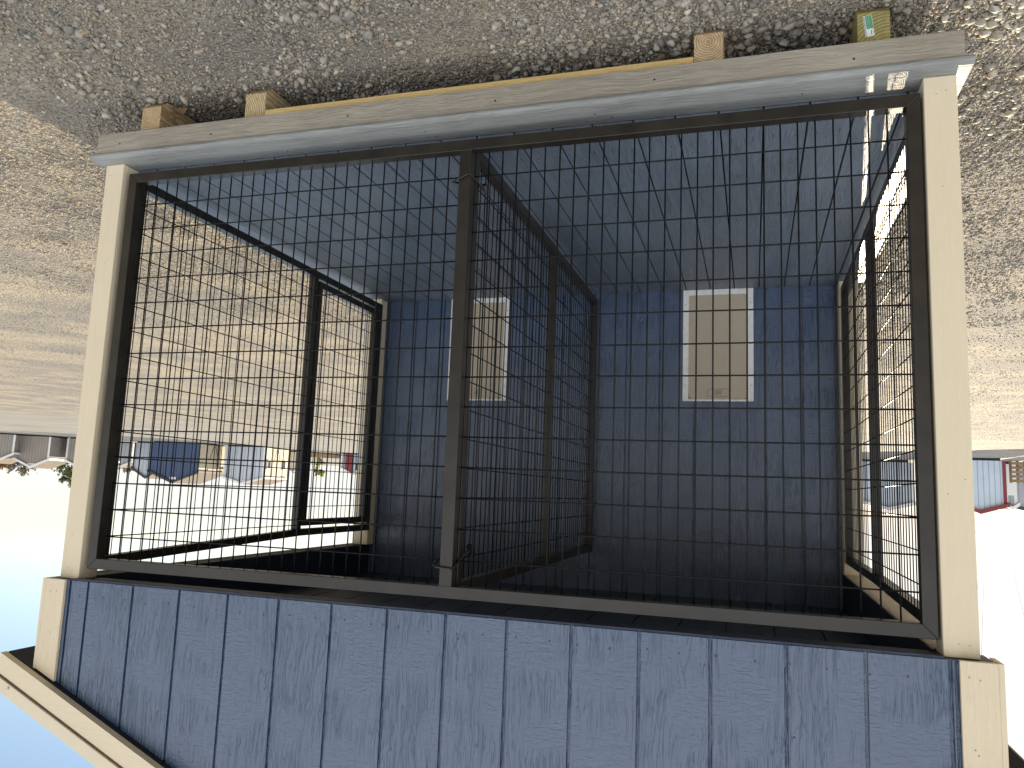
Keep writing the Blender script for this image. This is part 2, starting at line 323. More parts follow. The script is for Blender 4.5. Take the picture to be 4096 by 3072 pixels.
def scatter(name, pts, scales, variants, material, flat=.6, tiltmax=.6, label=''):
    me = bpy.data.meshes.new(name); me.from_pydata(pts, [], []); me.materials.append(material)
    at = me.attributes.new('size', 'FLOAT', 'POINT'); at.data.foreach_set('value', scales)
    rn = me.attributes.new('rnd', 'FLOAT', 'POINT'); rn.data.foreach_set('value', [random.random() for _ in pts])
    rx = me.attributes.new('rot', 'FLOAT_VECTOR', 'POINT')
    rx.data.foreach_set('vector', [c for _ in pts for c in (random.uniform(-tiltmax, tiltmax), random.uniform(-tiltmax, tiltmax), random.uniform(0, 6.283))])
    o = bpy.data.objects.new(name, me); C.objects.link(o)
    ng = bpy.data.node_groups.new(name, 'GeometryNodeTree')
    ng.interface.new_socket('Geometry', in_out='INPUT', socket_type='NodeSocketGeometry')
    ng.interface.new_socket('Geometry', in_out='OUTPUT', socket_type='NodeSocketGeometry')
    N = ng.nodes.new; K = ng.links.new
    gi, go = N('NodeGroupInput'), N('NodeGroupOutput')
    iop = N('GeometryNodeInstanceOnPoints'); g2i = N('GeometryNodeGeometryToInstance')
    for v in range(variants):
        ico = N('GeometryNodeMeshIcoSphere'); ico.inputs['Radius'].default_value = .5; ico.inputs['Subdivisions'].default_value = 2 if name != 'far_gravel' else 1
        sp = N('GeometryNodeSetPosition'); ps = N('GeometryNodeInputPosition'); nz = N('ShaderNodeTexNoise'); nz.noise_dimensions = '4D'
        nz.inputs['W'].default_value = v*7.3; nz.inputs['Scale'].default_value = 1.7; nz.inputs['Detail'].default_value = 1.5
        vm = N('ShaderNodeVectorMath'); vm.operation = 'SUBTRACT'; vm.inputs[1].default_value = (.5, .5, .5)
        vs_ = N('ShaderNodeVectorMath'); vs_.operation = 'SCALE'; vs_.inputs['Scale'].default_value = 1.25
        K(ps.outputs[0], nz.inputs['Vector']); K(nz.outputs['Color'], vm.inputs[0]); K(vm.outputs[0], vs_.inputs[0])
        K(ico.outputs[0], sp.inputs[0]); K(vs_.outputs[0], sp.inputs['Offset'])
        tr = N('GeometryNodeTransform'); tr.inputs['Scale'].default_value = (1.0+.25*math.sin(v*2.1), .85, flat*(.85+.3*((v*37) % 10)/10))
        ss = N('GeometryNodeSetShadeSmooth'); sm = N('GeometryNodeSetMaterial'); sm.inputs['Material'].default_value = material
        K(sp.outputs[0], tr.inputs[0]); K(tr.outputs[0], ss.inputs[0]); K(ss.outputs[0], sm.inputs[0]); K(sm.outputs[0], g2i.inputs[0])
    K(gi.outputs[0], iop.inputs['Points']); K(g2i.outputs[0], iop.inputs['Instance']); iop.inputs['Pick Instance'].default_value = True
    na = N('GeometryNodeInputNamedAttribute'); na.data_type = 'FLOAT'; na.inputs['Name'].default_value = 'size'
    nr = N('GeometryNodeInputNamedAttribute'); nr.data_type = 'FLOAT_VECTOR'; nr.inputs['Name'].default_value = 'rot'
    ix = N('FunctionNodeRandomValue'); ix.data_type = 'INT'; ix.inputs[4].default_value = 0; ix.inputs[5].default_value = variants-1
    K(na.outputs['Attribute'], iop.inputs['Scale']); K(nr.outputs['Attribute'], iop.inputs['Rotation'])
    K(ix.outputs[2], iop.inputs['Instance Index']); K(iop.outputs[0], go.inputs[0])
    md = o.modifiers.new('scatter', 'NODES'); md.node_group = ng
    return tag(o, label, 'gravel', kind='stuff')

def in_view(x, y, margin=1.12):
    d = Vector((x, y, GZ)) - CAM; z = d.dot(FWD)
    if z < .3: return False
    return abs(d.dot(R2)/z)*F_PIX < .5*margin and abs(d.dot(U2)/z)*F_PIX < .375*(margin+.05)

pts, scl = [], []
tries = 0
while len(pts) < 110000 and tries < 2500000:
    tries += 1
    # sample towards the camera more densely
    r = 1.7 * math.exp(random.random()**1.15 * math.log(7.5/1.7)); t_ = math.radians(random.uniform(-22, 60))
    x, y = CAM.x + r*math.sin(t_), CAM.y + r*math.cos(t_)
    if not in_view(x, y): continue
    if -.1 < x < 2.85 and y > .35: continue
    p = noise.noise(Vector((x*1.6, y*1.6, 5)))*.9 + noise.noise(Vector((x*5, y*5, 2)))*.6
    if random.random() > .42 + .8*p and random.random() > .35: continue
    u = random.random()
    s = random.uniform(.12, .27) if u < .66 else (random.uniform(.27, .50) if u < .97 else random.uniform(.5, 1.15))
    if p > .1 and u > .8: s *= 1.3
    if p < -.1: s *= .75
    if r > 3.6: s = min(max(s, .22), .6)
    s *= IN
    pts.append((x, y, gz(x, y) + s*.2)); scl.append(s)
scatter('loose_gravel', pts, scl, 7, M['stone'], flat=.72, label='loose rounded pebbles and gravel lying in front of the kennel')
pts, scl = [], []
while len(pts) < 90000:
    r = 7.0 * math.exp(random.random()**.9 * math.log(26/7.0)); t_ = math.radians(random.uniform(-22, 56))
    x, y = CAM.x + r*math.sin(t_), CAM.y + r*math.cos(t_)
    if not in_view(x, y, 1.05): continue
    if random.random() > .6 + .8*noise.noise(Vector((x*.9, y*.9, 5))): continue
    s = random.uniform(.2, .6)*IN*(.7 + r/32)*(1.6 if random.random() < .05 else 1)
    pts.append((x, y, gz(x, y) + s*.05)); scl.append(s)
scatter('far_gravel', pts, scl, 5, M['stone'], label='coarse sunlit gravel of the lot spreading out past the kennel')

# straw and twigs on the gravel
tw = MB(1.0)
for _ in range(650):
    r = random.uniform(1.7, 5.0); t_ = math.radians(random.uniform(-20, 58))
    x, y = CAM.x + r*math.sin(t_), CAM.y + r*math.cos(t_)
    if 0 < x < 2.8 and y > .1: continue
    ln, an = random.uniform(.012, .055), random.uniform(0, math.pi)
    if random.random() < .06: ln *= 2
    z = gz(x, y) + .008
    tw.tube([(x, y, z), (x+ln*.5*math.cos(an), y+ln*.5*math.sin(an), z+random.uniform(.001, .006)), (x+ln*math.cos(an+.3), y+ln*math.sin(an+.3), z)], [.0007, .0009, .0005], 4)
tag(tw.build('straw', plain('dry_straw', (.42, .34, .2), .8, bump=0)), 'scattered bits of dry straw and twigs on the gravel', 'straw', kind='stuff')

# ================================================================== KENNEL
K = empty('dog_kennel', Vector((53.6*IN, -2*IN, GZ)), 'navy dog kennel shelter with cream posts, gable roof and slatted deck on timber skids', 'kennel')
XL, XR = -8.3, 115.5            # outer faces of the walls
RS = .417                       # roof slope
def zroof(x): return 77.5 + (115.4 - x)*RS if x >= 53.6 else 77.5 + (115.4 - (107.2-x))*RS

# skids
skid_x = [(-.15, 3.4), (18.72, 22.3), (84.8, 88.3), (103.9, 107.5)]
cols = [((.36, .31, .12), (.27, .23, .08)), ((.58, .44, .27), (.42, .27, .14)), ((.60, .48, .28), (.44, .32, .16)), ((.58, .45, .26), (.42, .28, .14))]
for i, (x0, x1) in enumerate(skid_x):
    b = MB(); y0 = -3.0
    b.prism([(x0, y0, -4.35), (x0, y0, -8.7), (x0, y0+1.3, -9.9), (x0, 139, -9.9), (x0, 139, -4.35)], (x1-x0, 0, 0))
    cx = (x0+x1)/2
    off = Vector(K.location)/IN
    ctr = [(cx-1.2-off.x, -3.2-off.z), (cx-off.x+.3, -7.4-off.z), (cx+5-off.x, -5-off.z), (cx+.8-off.x, -7.6-off.z)][i]
    o = b.build('skid', solid_timber('pine_skid', cols[i][0], cols[i][1], ctr, [.8, 1, .9, 1][i]), K, bevel=.08)
    o['label'] = ['greenish treated skid end with a paper tag stapled on it', 'skid end with a dark red knot', 'skid end with coarse curved rings beside the pale brace', 'skid end with a round heart of rings, next to a dry leaf'][i]
    if i == 0:
        # stapled lumber tag: white strip with a green block and lines of small print
        tg = MB(); tg.cur = 0
        R_ = Matrix.Rotation(math.radians(-6), 4, 'Y'); c0 = Vector((cx+.55, y0-.02, -6.9))
        def q(u0, u1, v0, v1, d, mi):
            tg.cur = mi; b0 = len(tg.v)
            for (uu, vv, dd) in ((u0, v0, 0), (u1, v0, 0), (u1, v1, 0), (u0, v1, 0), (u0, v0, d), (u1, v0, d), (u1, v1, d), (u0, v1, d)):
                tg.v.append(tuple(c0 + R_ @ Vector((uu, -dd, vv))))
            for f_ in ((0,3,2,1),(4,5,6,7),(0,1,5,4),(1,2,6,5),(2,3,7,6),(3,0,4,7)): tg.face([b0+k for k in f_])
        q(-.5, .5, -1.4, 1.3, .02, 0); q(-.47, .26, -1.38, .35, .026, 1)
        rnd = random.Random(4)
        for row, uu in enumerate([-.42, -.33, -.24, -.12, -.02, .1, .2, .33, .42]):
            v = -1.3
            while v < (1.2 if row > 6 else .3):
                ln = rnd.uniform(.04, .13); q(uu, uu+.055, v, v+ln, .031, 2); v += ln + rnd.uniform(.03, .07)
        q(-.25, -.18, .55, 1.1, .03, 2); q(-.42, -.38, .6, .95, .03, 2)
        t = tg.build('paper_tag', [plain('tag_paper', (.75, .76, .74), .5, bump=0), plain('tag_green', (.20, .50, .30), .5, bump=0), plain('tag_ink', (.04, .07, .05), .5, bump=0)], o)
MB().box(22.35, 84.75, -3.0, -1.5, -5.85, -4.4).build('cross_brace', M['yellow'], K, bevel=.06)
MB().box(-7.4, 114.2, -2.9, 138, -4.3, -1.1).build('floor_frame', M['dark'], K)
# fascia and nosing
b = MB().box(-7.5, 114.4, -4.25, -3.25, -4.35, -1.25)
f_ = b.build('deck_fascia', M['fascia'], K, bevel=.07)
nb = MB()
prof = [(1.05, -1.2), (1.05, -.25), (-3.75, -.25), (-4.0, -.31), (-4.35, -.45), (-4.55, -.68), (-4.55, -.95), (-4.42, -1.2)]
nb.prism([(-8.45, y, z) for y, z in prof], (124.1, 0, 0))
nb.build('deck_nosing', M['nose'], K, bevel=.12)
for x in (4, 27, 48, 70, 93, 110): MB().tube([(x, -4.27, -2.5-.2*math.sin(x)), (x, -4.22, -2.5-.2*math.sin(x))], .14, 10).build('deck_screw', M['dark'], K)
for x, y in ((9.5, -1.2), (33, -.4), (35, -1.7), (58, -.2), (59, -1.9), (82, -.5), (105, -1.4)): MB().tube([(x, y, -.235), (x, y, -.26)], .13, 10).build('deck_screw', M['dark'], K)
# side nosing boards
MB().box(-8.45, -7.0, 1.2, 89, -1.2, -.3).build('side_nosing', M['nose'], K, bevel=.1)
MB().box(114.2, 115.65, 1.2, 89, -1.2, -.3).build('side_nosing', M['nose'], K, bevel=.1)
# floor boards
db = MB(); x = 19.44 + 5.5*18
edges = []
k = -6
while True:
    xa = 19.44 + 5.5*k
    if xa > 114.2: break
    xb = min(xa+5.5, 114.1); xa2 = max(xa, -6.9)
    if xb > xa2+.3:
        db.box(xa2+.1, xb-.1, 1.22, 89.35, -1.0, 0)
    k += 1
db.build('floor_boards', M['deck'], K, bevel=.07, seg=1)
rn = random.Random(3)
k = -3
while k < 16:
    xa = 19.44 + 5.5*k
    for yy in (9, 41):
        for dx in (1.3, 4.1): MB().box(xa+dx-.035, xa+dx+.035, yy+rn.uniform(-.6, .6), yy+.95, 0.001, .012).build('floor_staple', M['dark'], K)
    k += 1

# posts
def post(x0, x1, y0, y1, z0, z1, name='post'):
    o = MB().box(x0, x1, y0, y1, z0, z1).build(name, M['cream'], K, bevel=.12)
    return o
post(-7.07, -3.62, -2.0, 1.5, -.25, 64.45)
post(111.0, 114.45, -2.0, 1.5, -.25, 64.45)
post(-6.9, -3.0, 85.9, 89.3, 0.0, 64.1, 'rear_post')
post(109.4, 113.2, 85.9, 89.3, 0.0, 64.1, 'rear_post')

NAIL = plain('painted_nail', (.018, .03, .06), .4, bump=0)
# scuffs and knots on the front posts
for x, z in ((-5.9, 1.6), (-4.9, 1.9), (-5.2, 13.0), (-4.6, 47.5), (-6.3, 45.9), (-5.1, 63.0), (-6.1, 63.1), (112.2, 1.3), (113.4, 1.5), (112.6, 16.0), (113.2, 62.9), (112.3, 63.2), (113.0, 58.0)):
    MB().tube([(x, -2.003, z), (x, -2.02, z)], .07, 7).build('nail', M['taupedark'], K)
# siding walls
def siding(name, x0, x1, yf, yb, z0, ztop, grooves, parent=K, d=.32, gw=.38, matr=None):
    """vertical grooved panel, face at yf (towards -Y), back at yb"""
    b = MB(); s = 1 if yb > yf else -1
    e = [x0] + [g_ for g_ in sorted(grooves) if x0+.5 < g_ < x1-.5] + [x1]
    for i in range(len(e)-1):
        a_ = e[i] + (gw/2 if i else 0); c_ = e[i+1] - (gw/2 if i < len(e)-2 else 0)
        pk = [(a_, yf, z0), (c_, yf, z0), (c_, yf, ztop(c_))]
        if a_ < 53.6 < c_: pk.append((53.6, yf, ztop(53.6)))
        pk.append((a_, yf, ztop(a_)))
        b.prism(pk, (0, s*(d+.02), 0))
    pk = [(x0, yf+s*d, z0), (x1, yf+s*d, z0), (x1, yf+s*d, ztop(x1))]
    if x0 < 53.6 < x1 and ztop(53.6) != ztop(x0): pk.append((53.6, yf+s*d, ztop(53.6)))
    pk.append((x0, yf+s*d, ztop(x0))); b.prism(pk, (0, (yb-yf)-s*d, 0))
    return b.build(name, matr or M['siding'], parent, bevel=.05, seg=1)
siding('gable_wall', XL+.05, XR-.05, -3.0, -1.9, 64.5, lambda x: zroof(x), [4+8*k for k in range(-1, 15)] + [-4.6, 111.3])
# (the header closes the gap to the ceiling)
siding('back_wall', -6.85, 113.0, 89.35, 91, -.3, lambda x: 71.45, [4.6+8*k for k in range(-1, 14)] + [-2.3])
rn = random.Random(21)
for k in range(31):
    x = -4 + 3.9*k + rn.uniform(-.3, .3); z = 66.6 + rn.uniform(-.25, .25)
    MB().tube([(x, -3.004, z), (x, -3.03, z)], .12, 8).build('nail', NAIL, K)
for (x, z) in ((-6.6, 66.2), (-5.6, 66.0), (-6.2, 73.5), (-5.9, 82 - 9), (113.2, 66.1), (114.4, 66.2), (113.5, 72.0)):
    MB().tube([(x, -3.5, z), (x, -3.53, z)], .09, 8).build('nail', M['taupedark'], K)
# front header beam (dark board under the gable wall)
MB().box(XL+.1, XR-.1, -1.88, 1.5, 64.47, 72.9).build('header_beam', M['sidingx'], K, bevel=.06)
MB().box(-3.55, 110.9, -2.9, -2.0, 64.22, 64.48).build('header_trim', M['sidingx'], K)
# side header beams: navy inner panel, pale timber underside
for (xa, xb, inner) in ((-7.9, -3.05, -3.05), (110.4, 115.1, 110.4)):
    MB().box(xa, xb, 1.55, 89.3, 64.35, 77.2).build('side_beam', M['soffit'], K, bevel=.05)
MB().box(-7.6, -3.2, 1.6, 89.3, 64.1, 64.33).build('beam_soffit', wood_emboss('pale_pine_soffit', (.50, .42, .32), 'Y', .5, .0009, .15, .4, embossed=False), K)
MB().box(110.6, 115.2, 1.6, 89.3, 64.15, 64.33).build('beam_soffit', M['soffit'], K)
MB().box(113.9, 114.4, 1.6, 89.3, 64.0, 64.14).build('beam_soffit', M['creamx'], K)
# ceiling
cb = MB()
for k in range(-1, 15):
    a_ = max(4+8*k, -3.0); c_ = min(12+8*k, 110.35)
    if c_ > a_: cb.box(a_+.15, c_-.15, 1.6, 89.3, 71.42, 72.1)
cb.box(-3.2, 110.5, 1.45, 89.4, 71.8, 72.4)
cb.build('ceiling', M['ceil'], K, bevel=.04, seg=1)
# enclosed rear room
MB().box(-7.2, -6.0, 89.36, 138, -1, 77.4).build('rear_room_wall', M['siding'], K)
MB().box(113.1, 115.4, 89.36, 138, -1, 77.4).build('rear_room_wall', M['siding'], K)
b = MB(); b.prism([(-7.2, 136.8, -1), (XR, 136.8, -1), (XR, 136.8, 77.4), (53.6, 136.8, 103.1), (-7.2, 136.8, 77.4)], (0, 1.2, 0)); b.build('rear_room_wall', M['siding'], K)
# corner trims on the gable wall
def trim(xa, xb):
    b = MB(); b.prism([(xa, -3.5, 64.42), (xb, -3.5, 64.42), (xb, -3.5, zroof(xb)-.15), (xa, -3.5, zroof(xa)-.15)], (0, .48, 0))
    b.build('corner_trim', M['creamtrim'], K, bevel=.05)
trim(XL, XL+3.5); trim(XR-3.55, XR)
MB().box(XR+.0, XR+.5, -3.5, 0, 64.42, 77.3).build('corner_trim', M['creamtrim'], K)
MB().box(XL-.5, XL-.0, -3.5, 0, 64.42, 77.3).build('corner_trim', M['creamtrim'], K)
# roof slabs, eave soffit, rakes
XE_R, XE_L = 120.9, -12.7
for xe, sgn in ((XE_R, 1), (XE_L, -1)):
    b = MB()
    ze = zroof(xe) if sgn > 0 else zroof(xe)
    b.prism([(xe, -4.9, ze+2.9), (53.6, -4.9, 103.3+2.9), (53.6, -4.9, 103.3+4.4), (xe, -4.9, ze+4.4)], (0, 146, 0))
    b.build('roof', M['roof'], K)
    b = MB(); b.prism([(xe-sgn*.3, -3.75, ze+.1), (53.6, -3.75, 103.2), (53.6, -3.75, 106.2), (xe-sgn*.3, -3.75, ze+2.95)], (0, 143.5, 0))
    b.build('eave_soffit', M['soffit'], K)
    # rake board
    b = MB()
    b.prism([(xe, -4.85, ze+.1), (53.6, -4.85, 103.3), (53.6, -4.85, 106.5), (xe, -4.85, ze+3.3)], (0, 1.08, 0))
    rk = b.build('rake_board', M['creamx'], K, bevel=.05)
    b = MB()
    b.prism([(xe, -5.15, ze+3.2), (53.6, -5.15, 106.4), (53.6, -5.15, 108.4), (xe, -5.15, ze+5.2)], (0, 1.5, 0))
    b.build('metal_drip_edge', M['drip'], rk, bevel=.1)
    xx = xe - sgn*2.6
    while (xx-53.6)*sgn > 4:
        zz = zroof(xx)+3.75; MB().tube([(xx, -5.15, zz), (xx, -5.28, zz)], .22, 8).build('screw', M['screw'], rk); xx -= sgn*24
    MB().box(xe-.15, xe+.15, -4.6, 140, ze+.3, ze+4.5).build('eave_fascia', plain('brown_eave', (.16, .11, .085), .5), K)

# dog doors
def dog_door(x0):
    y = 89.35; x1 = x0+16.0; z1 = 26.7
    r = MB(); wd = 1.3
    r.prism([(x0, y-.45, 0.02), (x1, y-.45, 0.02), (x1-wd, y-.45, wd), (x0+wd, y-.45, wd)], (0, .45, 0))
    r.prism([(x0, y-.45, z1), (x1, y-.45, z1), (x1-.45, y-.45, z1-.45), (x0+.45, y-.45, z1-.45)], (0, .45, 0))
    r.prism([(x0, y-.45, 0.02), (x0+wd, y-.45, wd), (x0+wd, y-.45, z1-.45), (x0, y-.45, z1)], (0, .45, 0))
    r.prism([(x1, y-.45, 0.02), (x1-wd, y-.45, wd), (x1-wd, y-.45, z1-.45), (x1, y-.45, z1)], (0, .45, 0))
    d = r.build('dog_door', M['white'], K, bevel=.06)
    p = MB().box(x0+wd-.05, x1-wd+.05, y-.28, y-.02, wd-.05, z1-.5).build('closing_panel', M['taupe'], d, bevel=.1)
    l = MB(); lx0, lx1, lz0, lz1 = x0+5.4, x0+10.3, z1-2.8, z1-1.1
    # raised rim of the rounded latch recess
    def rr(a0, a1, c0, c1, rad, yy, n=5):
        o = []
        for cx, cz, s0 in ((a1-rad, c1-rad, 0), (a0+rad, c1-rad, 90), (a0+rad, c0+rad, 180), (a1-rad, c0+rad, 270)):
            for k in range(n+1):
                t = math.radians(s0+90*k/n); o.append((cx+rad*math.cos(t), yy, cz+rad*math.sin(t)))
        return o
    ring = rr(lx0, lx1, lz0, lz1, .45, y-.32); l.tube(ring+[ring[0]], .07, 6, False)
    l.box(lx0+1.7, lx0+3.2, y-.42, y-.29, lz0+.3, lz1-.45)
    l.build('latch', M['taupedark'], d)
    for zz in (3.5, 13.3, 23):
        for xx in (x0+.62, x1-.62): MB().tube([(xx, y-.45, zz), (xx, y-.5, zz)], .16, 8).build('screw', M['screw'], d)
    for sx, xx in ((1, x0+wd), (-1, x1-wd)): MB().prism([(xx, y-.33, z1-.5), (xx+sx*.75, y-.33, z1-.5), (xx, y-.33, z1-1.9)], (0, .06, 0)).build('corner_bracket', M['taupedark'], d)
    return d
dd1 = dog_door(15.2); dd1['label'] = 'shut dog door in full view in the wider bay'
dd2 = dog_door(74.7); dd2['label'] = 'shut dog door half hidden behind the steel divider'

# ================================================================== WIRE PANELS
ZW = [6.2+4*j for j in range(14)]
def rail_box(b, *a): b.box(*a)
def wires_x(xs, y, z0, z1, xa, xb, zs):
    b = MB()
    for x in xs:
        j = random.uniform(-.05, .05)
        b.tube([(x+j, y, z0), (x+j*.3, y, (z0+z1)/2), (x-j, y, z1)], .102, 7)
    for z in zs: b.tube([(xa, y-.14, z), ((xa+xb)/2, y-.14+random.uniform(-.05, .05), z+random.uniform(-.06, .06)), (xb, y-.14, z)], .102, 7)
    return b
def wires_y(ys, x, z0, z1, ya, yb, zs, side=1):
    b = MB()
    for y in ys: b.tube([(x, y, z0), (x, y, z1(y) if callable(z1) else z1)], .08, 6)
    for z in zs: b.tube([(x+side*.15, ya, z), (x+side*.15, yb, z)], .095, 6)
    return b
T = 1.6
FP = empty('front_fence_panel', Vector((53.3*IN, -.8*IN, 1.4*IN)), 'wide black welded wire panel between the two front cream posts', 'fence panel', 'black wire run panels of the kennel')
def mitred(b, x0, x1, y0, y1, z0, z1, t):
    dy = (0, y1-y0, 0)
    b.prism([(x0, y0, z0), (x1, y0, z0), (x1-t, y0, z0+t), (x0+t, y0, z0+t)], dy)
    b.prism([(x0, y0, z1), (x1, y0, z1), (x1-t, y0, z1-t), (x0+t, y0, z1-t)], dy)
    b.prism([(x0, y0, z0), (x0+t, y0, z0+t), (x0+t, y0, z1-t), (x0, y0, z1)], dy)
    b.prism([(x1, y0, z0), (x1-t, y0, z0+t), (x1-t, y0, z1-t), (x1, y0, z1)], dy)
b = MB(); mitred(b, -3.35, 110.1, -1.6, -.02, 1.35, 62.85, 1.55); b.build('frame', M['steel'], FP, bevel=.09)
cpo = MB().box(51.98, 53.72, -1.66, -.05, 2.88, 61.32).build('centre_post', M['steel'], FP, bevel=.1)
# weld beads
WELD = plain('weld_steel', (.035, .033, .03), .35, .3, bump=0)
rn = random.Random(8)
def bead(p0, p1, n, r):
    wb = MB()
    d_ = Vector(p1)-Vector(p0); wb.tube([tuple(Vector(p0)+d_*(k/(2*n))) for k in range(2*n+1)], [r*(.62 if k % 2 else 1)*rn.uniform(.8, 1.1) for k in range(2*n+1)], 8)
    wb.build('weld_bead', WELD, FP)
    for k in range(0):
        t = (k+.5)/n; p = [p0[i]*(1-t)+p1[i]*t for i in range(3)]
        wb.tube([(p[0]-r*.5, p[1], p[2]), (p[0], p[1]-rn.uniform(.0, .04), p[2]+rn.uniform(-.03, .03)), (p[0]+r*.5, p[1], p[2])], [r*.4, r*rn.uniform(.7, 1), r*.4], 6)
bead((-3.3, -1.62, 1.4), (-1.8, -1.62, 2.9), 9, .12); bead((110.0, -1.62, 1.4), (108.5, -1.62, 2.9), 6, .07)
bead((-3.3, -1.62, 62.8), (-1.8, -1.62, 61.3), 8, .06); bead((51.95, -1.6, 2.9), (53.75, -1.6, 2.9), 9, .1); bead((51.95, -1.6, 61.3), (53.75, -1.6, 61.3), 9, .1)
for zz in (10.5, 2.9): bead((-1.75, -.1, zz-.4), (-1.75, -.1, zz+.4), 5, .13)
wires_x([2*k for k in range(26)], .09, 1.9, 62.2, -2.6, 52.0, ZW).build('wire_mesh', M['wire'], FP, smooth=True)
wires_x([56+2*k for k in range(27)], .09, 1.9, 62.2, 53.6, 109.2, [z-.05 for z in ZW]).build('wire_mesh', M['wire'], FP, smooth=True)
# U-shaped rod clips round the centre post
def clip(path, cx, cy, cz):
    b = MB(); b.tube(path, .14, 8)
    b.build('latch_clip', M['clip'], FP, smooth=False)
    MB().tube([(cx, cy-.5, cz-.6), (cx, cy, cz-.2), (cx-.1, cy+.4, cz+.5)], [.38, .5, .3], 8).build('clip_clasp', M['clip'], FP)
clip([(51.45, 3.0, 7.1), (51.7, 1.0, 6.8), (52.05, -1.75, 6.5), (52.35, -2.0, 6.55), (54.15, -2.1, 7.4), (54.5, -1.9, 7.45), (54.35, -1.0, 7.2), (54.0, .9, 6.8)], 51.45, 2.9, 7.0)
clip([(51.2, 3.0, 56.9), (51.5, 1.0, 57.6), (51.75, -1.6, 58.9), (52.05, -2.0, 59.1), (54.1, -2.1, 58.95), (54.5, -1.9, 58.8), (54.35, -1.0, 58.3), (54.0, .9, 57.6)], 51.25, 2.9, 57.0)

# right side panel (upright right), with its gate towards the back
RP = empty('side_fence_panel', Vector((109.5*IN, 43*IN, 1.4*IN)), 'black wire side panel with a gate leaf before the sunlit gravel and far sheds', 'fence panel', 'black wire run panels of the kennel')
SP = empty('side_fence_panel', Vector((-3.5*IN, 43*IN, 1.4*IN)), 'black wire side panel seen almost edge on, sunlight slipping through it', 'fence panel', 'black wire run panels of the kennel')
def side_panel(root, xi, s, gate_y, leaf, drop):
    """xi: inner face x, s: outward direction, drop: how far the top rail sags by the middle post"""
    xa, xb = sorted((xi, xi+s*1.5)); zt = 62.5 - drop
    b = MB()
    b.box(xa, xb, .1, 86.6, 1.5, 3.0)
    b.prism([(xa, .1, 61.2), (xa, .1, 62.6), (xa, gate_y, zt), (xa, 86.6, zt), (xa, 86.6, zt-1.45), (xa, gate_y, zt-1.45)], (xb-xa, 0, 0))
    b.box(xa, xb, .1, 1.6, 3.0, 61.1); b.box(xa, xb, 85.1, 86.6, 3.0, zt-1.4); b.box(xa, xb, gate_y-1.7, gate_y, 3.0, zt-1.4)
    b.build('frame', M['steel'], root, bevel=.08)
    wires_y([2+2*k for k in range(int((gate_y-3.2)/2)+1)], xi+s*.1, 1.9, lambda y: 61.6+(zt-62.5)*y/gate_y, 1.0, gate_y-.6, ZW, s).build('wire_mesh', M['wire'], root, smooth=True)
    if leaf:
        g0, g1 = gate_y+.5, 84.6; lt = zt-2.1
        b = MB()
        b.box(xa, xb, g0, g1, 3.5, 5.0); b.box(xa, xb, g0, g1, lt-1.4, lt); b.box(xa, xb, g0, g0+1.5, 5, lt-1.4); b.box(xa, xb, g1-1.5, g1, 5, lt-1.4)
        gl = b.build('gate_leaf', M['steel'], root, bevel=.08)
        wires_y([g0+2.5+2*k for k in range(int((g1-g0-4)/2)+1)], xi+s*.1, 4.2, lt-.8, g0+.6, g1-.6, [z for z in ZW if z < 57], s).build('wire_mesh', M['wire'], gl, smooth=True)
    else:
        wires_y([gate_y+4.4+2*k for k in range(int((81-gate_y)/2)+1)], xi+s*.1, 1.9, zt-.3, gate_y-.3, 86, ZW, s).build('wire_mesh', M['wire'], root, smooth=True)
side_panel(RP, 109.3, 1, 54.6, True, 2.0)
side_panel(SP, -3.35, -1, 47.1, False, .8)
# divider panel
DP = empty('divider_fence_panel', Vector((53*IN, 46*IN, 1.4*IN)), 'black wire divider panel running from the centre post back to the navy wall', 'fence panel', 'black wire run panels of the kennel')
b = MB(); xa, xb = 51.9, 53.4
b.box(xa, xb, .2, 89.1, 1.5, 3.0); b.box(xa, xb, .2, 89.1, 61.0, 62.5); b.box(xa, xb, .2, 1.7, 3, 61); b.box(xa, xb, 87.6, 89.1, 3, 61); b.box(xa, xb, 46.2, 47.9, 3, 61)
b.build('frame', M['steel'], DP, bevel=.08)
wires_y([3+2*k for k in range(43)], 52.9, 1.9, 62.2, 1, 88, [z+.0 for z in ZW], 1).build('wire_mesh', M['wire'], DP, smooth=True)

